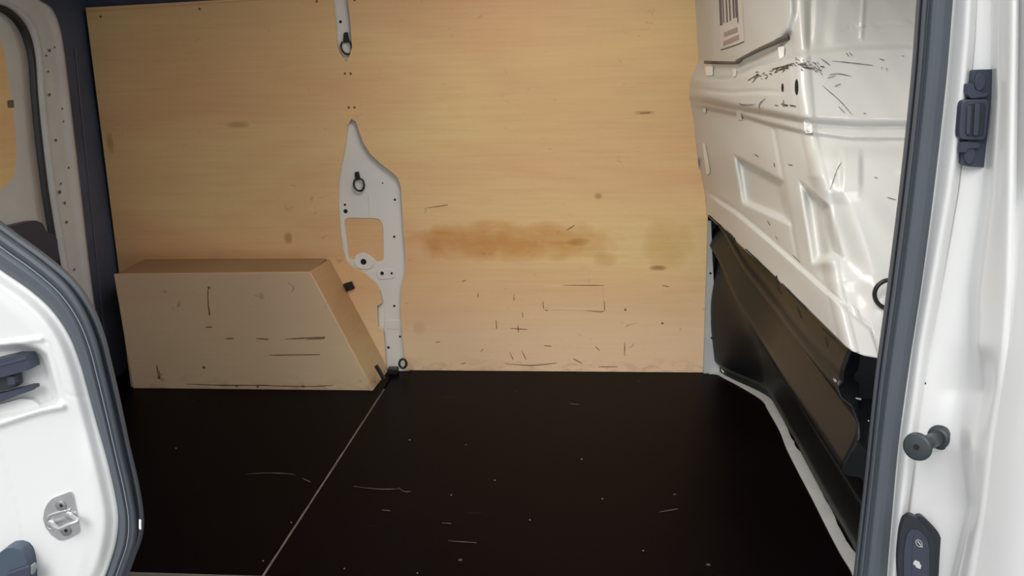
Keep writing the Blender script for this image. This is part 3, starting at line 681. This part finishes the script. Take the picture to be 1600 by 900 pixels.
M_scuffb = mat('scuff_box', srgb(126, 94, 66), .7, var=.3, vscale=25)
scrape([[(325, 450), (325, 470), (327, 493)], [(326, 478), (328, 492)], [(321, 511), (332, 511)], [(352, 529), (365, 529)], [(400, 529), (420, 530)], [(445, 530), (480, 528), (505, 527)], [(478, 530), (506, 529)],
        [(250, 590), (249, 580)], [(290, 600), (350, 602), (420, 602)], [(420, 555), (500, 554)], [(245, 570), (248, 590)], [(400, 602), (480, 604), (520, 602)]], 1.1, M_scuffb, onbox, 'scuffs', B)
scrape([[(505, 526.5), (507, 528.5)], [(325, 448), (328, 451)], [(247, 588), (250, 592)], [(401, 603), (404, 605)], [(471, 602), (476, 605)], [(316, 573), (321, 575)], [(368, 602), (371, 604)]], 2.2, M_scuffb, onbox, 'nail_heads', B)
sp = [Vector(p) for p in (PY(584, 573, Yb-.0), PY(590, 571, Yb-.0), PY(597, 586, Yb-.0), PY(592, 590, Yb-.0))]
c_ = PY(588, 580, Yb+.03); dn = (PY(597, 590, Yb+.03)-PY(583, 570, Yb+.03)).normalized()
tag(obj('strap_end', tube([PY(583, 571, Yb+.02)+Vector((.012, 0, 0)), PY(589, 581, Yb+.02)+Vector((.012, 0, 0)), PY(595, 592, Yb+.02)+Vector((.012, 0, 0))], .009, 4), M_rub, B), 'short black strap end by the lower corner')
# ---- lashing rings
def dring(name, label, br, loop, y, rr, lift=.01, grp=None):
    c = PY(br[0][0], br[0][1], y); t = thing(name, label, 'ring', (c.x, y, c.z), grp)
    obj('bracket', slab([[PY(a, b, y-lift) for a, b in rounded(br, .2, 3)]], (0, lift, 0)), M_black, t, bevel=.002)
    L = [PY(a, b, y-lift-rr) for a, b in loop]; obj('ring', tube(smooth_line(L, 5), rr, 8), M_dplast if False else M_black, t, True)
    return t
dring('lashing_ring', 'black D-ring hanging on the upper painted pillar strip near the top', [(537, 51), (543, 50), (546, 66), (536, 67)], [(535, 65), (533, 72), (535, 79), (540, 84), (547, 84), (550, 79), (549, 70), (546, 65)], YPL-.001, .0042)
dring('lashing_ring', 'black D-ring in the widest part of the painted pillar plate', [(554, 269), (560, 268), (563, 281), (555, 282)], [(554, 281), (553, 288), (555, 294), (560, 298), (566, 297), (569, 290), (567, 282), (563, 279)], YPL-.001, .0042)
t = thing('lashing_ring', 'black floor ring at the foot of the painted pillar beside the box', 'ring', (PZ(618, 577).x, 3.53, 0))
c = PZ(619, 576, .0)
bm = bmesh.new(); box(bm, (c.x-.020, 3.49, .002), (c.x+.024, 3.53, .028)); obj('bracket', bm, M_black, t, bevel=.004)
L = [PY(629.5+6.2*math.cos(k*math.pi/8)*.9, 568+7*math.sin(k*math.pi/8), 3.50) for k in range(16)]
obj('ring', tube(L, .005, 8, closed=True), M_black, t, True)
cc = PZ(1141, 583, .004)
t = thing('lashing_ring', 'black floor ring lying in the white corner by the bulkhead foot', 'ring', cc)
obj('bracket', disc(cc, (0, 0, 1), .026, .012, 18), M_black, t, True)
obj('ring', tube([cc+Vector((.034*math.cos(k*math.pi/8), .028*math.sin(k*math.pi/8), .014+.008*math.sin(k*math.pi/8))) for k in range(16)], .004, 8, closed=True), M_post, t, True)
obj('bolt', disc(PZ(1127, 578.5, .005), (0, 0, 1), .010, .004, 12), M_hole, t)
# big ring hanging on the bulkhead, half behind the seal
q = bsurf(1392, 459, .012); Yr = q.y-.01
t = thing('hanging_ring', 'large black ring on the white bulkhead half hidden by the seal', 'ring', q)
obj('ring', tube([PY(1391+24.5*math.cos(k*math.pi/16), 460+22.5*math.sin(k*math.pi/16), Yr) for k in range(32)], .0055, 12, closed=True), M_black, t, True)
bm = bmesh.new(); box(bm, (PY(1416, 460, Yr).x-.012, Yr-.01, PY(1416, 460, Yr).z-.02), (PY(1416, 460, Yr).x+.012, Yr+.08, PY(1416, 460, Yr).z+.02)); obj('bracket', bm, M_black, t, bevel=.003)
# ---- little clip on plywood above the box
cl = [(536, 444), (549, 440), (554, 451), (541, 456)]
t = thing('plastic_clip', 'small square black clip on the plywood above the box end', 'clip', PY(545, 448, YP))
obj('clip_body', slab([L3(cl, YP-.012)], (0, .012, 0)), M_black, t, bevel=.002)
obj('clip_tongue', slab([L3([(540, 446), (546, 444), (550, 450), (544, 452)], YP-.016)], (0, .004, 0)), M_black, t, bevel=.001)
# ---- sticker on the blanking panel
t = thing('warning_sticker', 'white paper sticker with dark lettering on the bulkhead near the ceiling', 'sticker', bsurf(1145, 40, 0))
def stq(name, pl, lift, m, n=6):
    (a, b, c, d) = [Vector(p) for p in pl]                      # tl, tr, br, bl
    def f(u, v): p = (a.lerp(b, u)).lerp(d.lerp(c, u), v); return bsurf(p.x, p.y, lift)
    return obj(name, grid(f, n, n*2), m, t)
stq('paper', [(1119, -60), (1156, -62), (1163, 65), (1126, 77)], .0012, M_stick)
for x0, x1, yb in ((1124.5, 1128.5, 40), (1129.5, 1131.5, 36), (1134.5, 1137, 35.5), (1139.5, 1142, 33), (1145, 1148, 29), (1149, 1151, 28), (1151.5, 1153.5, 36)):
    stq('letter_stroke', [(x0-4, -58), (x1-4, -59), (x1+.3, yb-1), (x0+.5, yb)], .0022, M_print, 3)
stq('letter_stroke', [(1128, -20), (1152, -24), (1152, -16), (1128, -12)], .0022, M_print, 3)
stq('text_line', [(1131, 51), (1152, 42), (1153, 50), (1131, 58)], .0022, M_print2, 3)
stq('text_line', [(1130, 65), (1154, 54), (1155, 62), (1130, 72)], .0022, M_print2, 3)
strip('sticker_edge', [(1126, 78), (1145, 72), (1162, 65)], .8, M_gask, .0025, t)
# ---- striker on the sliding door
ys = door_pt(97, 806).y-.001
t = thing('door_striker', 'zinc door striker with wire loop bolted on the white sliding door', 'striker', door_pt(97, 806))
pl = [(110, 768), (81, 779), (74, 787), (69, 797), (67, 811), (71, 824), (80, 836), (93, 845), (104, 842), (121, 834), (123.5, 829), (120, 805), (113, 772)]
def DY(a, b, l): return PY(a, b, ys-l)
obj('plate', slab([[DY(a, b, .003) for a, b in rounded(pl, .15, 2)]], (0, .006, 0)), M_steel, t, bevel=.0012)
for a, b in ((95.5, 790), (103, 829)):
    s = obj('screw', disc(DY(a, b, .003), (0, -1, 0), .0115, .003, 20), M_screw, t, True)
    obj('screw_socket', disc(DY(a, b, .006), (0, -1, 0), .004, .0006, 6), M_hole, s)
rim = [(104, 797.5), (90, 801), (77, 806), (73, 813), (73, 821), (79, 826), (86, 825)]
obj('raised_lip', tube(smooth_line([DY(a, b, .004) for a, b in rim+[]], 5), .0028, 8), M_steel, t, True)
obj('raised_lip', tube(smooth_line([DY(a, b, .004) for a, b in [(104, 797.5), (110, 796)]], 5), .0028, 8), M_steel, t, True)
loop = [DY(81, 818.5, .002), DY(84, 820.5, .012), DY(92, 826, .028), DY(97, 825, .031), DY(107, 820, .031), DY(117, 816.5, .030), DY(121, 813, .026), DY(114, 808, .012), DY(109, 804.5, .002)]
obj('wire_loop', tube(smooth_line(loop, 6), .0046, 12), M_steel, t, True)
obj('collar', disc(DY(81, 818.5, .003), (0, -1, 0), .010, .004, 18), M_steel, t, True); obj('collar', disc(DY(109, 804.5, .003), (0, -1, 0), .009, .004, 18), M_steel, t, True)
# ---- rubber stop at the bottom left
t = thing('door_stop', 'domed dark rubber stop with a bolt at the bottom of the sliding door', 'door stop', door_pt(20, 890))
yd = door_pt(20, 890).y-.001
dm = [(-30, 900), (-10, 873), (0, 863), (10, 857), (20, 856), (31, 859), (38, 867), (42, 882), (44, 905), (44, 960), (-30, 960)]
obj('dome', slab([[PY(a, b, yd-.03) for a, b in rounded(dm, .25, 3)]], (0, .032, 0)), mat('stop_rubber', srgb(70, 82, 98), .45, var=.08), t, bevel=.008)
obj('flange', slab([[PY(a, b, yd-.038) for a, b in ((10, 896), (44, 884), (47, 890), (47, 960), (10, 960))]], (0, .01, 0)), M_plast, t, bevel=.003)
obj('bolt', tube([PY(43, 887, yd-.03), PY(51, 886, yd-.03)], .005, 8), M_screw, t, True)
obj('bolt_head', slab([[PY(a, b, yd-.036) for a, b in ((48, 883), (51, 884), (53, 889), (50, 899), (47, 896))]], (0, .012, 0)), M_screw, t, bevel=.001)
# ---- contact block on the pillar
yc = min(pillar_at(1505, 180).y, pillar_at(1545, 180).y)+.004
t = thing('contact_block', 'long slate plastic catch block screwed high on the white door pillar', 'catch', (PY(1530, 185, yc).x, yc, PY(1530, 185, yc).z))
def CY(l, poly, th, name, m=M_plast, bev=.003, r=.18, par=None): return obj(name, slab([[PY(a, b, yc-l) for a, b in rounded(poly, r, 3)]], (0, th, 0)), m, par or t, bevel=bev)
CY(.010, [(1522, 109), (1557, 108), (1558, 115), (1543, 262), (1510, 260), (1504, 256), (1505, 238), (1512, 222), (1520, 125)], .018, 'back_plate')
CY(.022, [(1503, 156), (1547, 155), (1541, 219), (1498, 218)], .020, 'housing')
CY(.0235, [(1510, 161), (1541, 160), (1537, 213), (1508, 213)], .003, 'recessed_tray', M_dplast, .002)
CY(.026, [(1512, 166), (1519, 165), (1516, 210), (1510, 210)], .006, 'rib')
CY(.028, [(1524, 162), (1532, 162), (1529, 212), (1521, 212)], .007, 'rib')
CY(.018, [(1511, 131), (1521, 130), (1524, 140), (1537, 146), (1545, 143), (1542, 151), (1517, 154), (1510, 144)], .014, 'upper_claw')
CY(.018, [(1501, 225), (1505, 221), (1532, 223), (1530, 231), (1512, 232), (1510, 238), (1500, 238)], .014, 'lower_claw')
for a, b in ((1530, 128), (1514, 242)):
    L = [PY(a+8.5*math.cos(k*math.pi/10)+(-(math.sin(k*math.pi/10))*1.2), b+14*math.sin(k*math.pi/10), yc-.0105) for k in range(20)]
    obj('screw_boss', slab([L], (0, -.004, 0)), M_plast, t, bevel=.002)
# ---- bump stop peg
a0, a1 = pillar_at(1469, 683, .001), None
ya = a0.y
t = thing('rubber_peg', 'black rubber buffer peg with round heads sticking out of the pillar', 'buffer', a0)
b0, b1 = PY(1470, 683, ya), PY(1432, 698.5, ya-.085)
dr = (b1-b0).normalized(); Ld = (b1-b0).length
Ld = Ld
M_peg = mat('peg_rubber', srgb(52, 58, 62), .42, var=.05)
def pr(name, prof, m=M_peg): return obj(name, tube([b0+dr*p for p, r in prof], [r*1.18 for p, r in prof], 28), m, t, True)
pr('base_flange', [(-.002, .0195), (.004, .0205), (.007, .0195), (.0085, .016), (.010, .0155), (.0105, .0175), (.013, .017), (.015, .012)])
pr('shaft', [(.008, .0115), (Ld-.010, .0118)])
pr('head', [(Ld-.013, .012), (Ld-.012, .0195), (Ld-.006, .0225), (Ld-.001, .0215), (Ld+.001, .018)])
obj('socket', tube([b1+dr*.0006, b1+dr*.0018], .0055, 16), M_hole, t)
# ---- oval switch block
yk = min(pillar_at(k, 860).y for k in range(1406, 1474, 6))+.006
t = thing('lock_switch', 'dark oval switch block with two grey symbols low on the pillar', 'switch', (PY(1440, 860, yk).x, yk, PY(1440, 860, yk).z))
def KY(l, poly, th, name, m=M_dplast, bev=.003, r=.2, par=None, rd=True): return obj(name, slab([[PY(a, b, yk-l) for a, b in rounded(rounded(poly, .25, 2), .3, 2)]], (0, th, 0)), m, par or t, bevel=bev)
KY(.006, [(1430, 808), (1441, 806), (1452, 816), (1466, 831), (1472, 845), (1474, 865), (1471, 900), (1466, 940), (1420, 940)], .012, 'base_ring', M_dplast, .004)
KY(.016, [(1412, 812), (1422, 805), (1432, 808), (1443, 820), (1453, 832), (1459, 846), (1461, 870), (1460, 900), (1456, 945), (1412, 945), (1404, 900), (1403, 870), (1407, 830)], .014, 'cover', M_dplast, .005)
KY(.0185, [(1417, 836), (1424, 828), (1436, 828), (1448, 842), (1452, 858), (1452, 900), (1448, 945), (1417, 945), (1412, 900), (1413, 858)], .004, 'raised_rim', M_plast, .003)
KY(.020, [(1427, 838), (1434, 834), (1444, 845), (1448, 860), (1448, 900), (1445, 940), (1424, 940), (1425, 880)], .004, 'button_face', M_plast, .002)
def ring2(cx, cy, rx, ry, w):
    A = [(cx+rx*math.cos(k*math.pi/8)+ry*.35*math.sin(k*math.pi/8), cy+ry*math.sin(k*math.pi/8)) for k in range(16)]
    return tube([PY(a, b, yk-.0205) for a, b in A], w, 6, closed=True)
bm = ring2(1436, 849, 4.6, 5.6, .0006); tube([PY(1434, 846, yk-.0206), PY(1438.5, 851.5, yk-.0206)], .0011, 6, bm=bm); tube([PY(1438, 853, yk-.0206), PY(1441.5, 855, yk-.0206)], .0008, 6, bm=bm)
tag(obj('icon', bm, M_icon, t), 'pale grey ring symbol')
bm = slab([[PY(a, b, yk-.0203) for a, b in ((1427, 879), (1429, 876), (1431, 875), (1434, 877), (1437, 878), (1437, 881), (1439.5, 883), (1438, 889), (1434, 887.5), (1431, 886), (1430, 883), (1427, 882))]], (0, -.0006, 0))
obj('icon', bm, M_icon, t)
# ---- ground outside
bm = bmesh.new(); box(bm, (-30, -30, -.75), (30, 30, -.65)); tag(obj('ground', bm, M_asph), 'grey asphalt below the van', None, kind='structure')
# lower sill of the van body
bm = bmesh.new(); box(bm, (XL-.1, 1.62, -.30), (1.0, 1.92, -.10)); tag(obj('trim_2', bm, M_dplast, None, False, .01), 'dark door step below the cargo floor', None, kind='structure')
# move each Empty to its base, keeping children where they are
for o, loc in THINGS:
    o.location = loc
    for ch in o.children: ch.matrix_parent_inverse = Matrix.Translation(-loc)
    if '_loc' in o: del o['_loc']
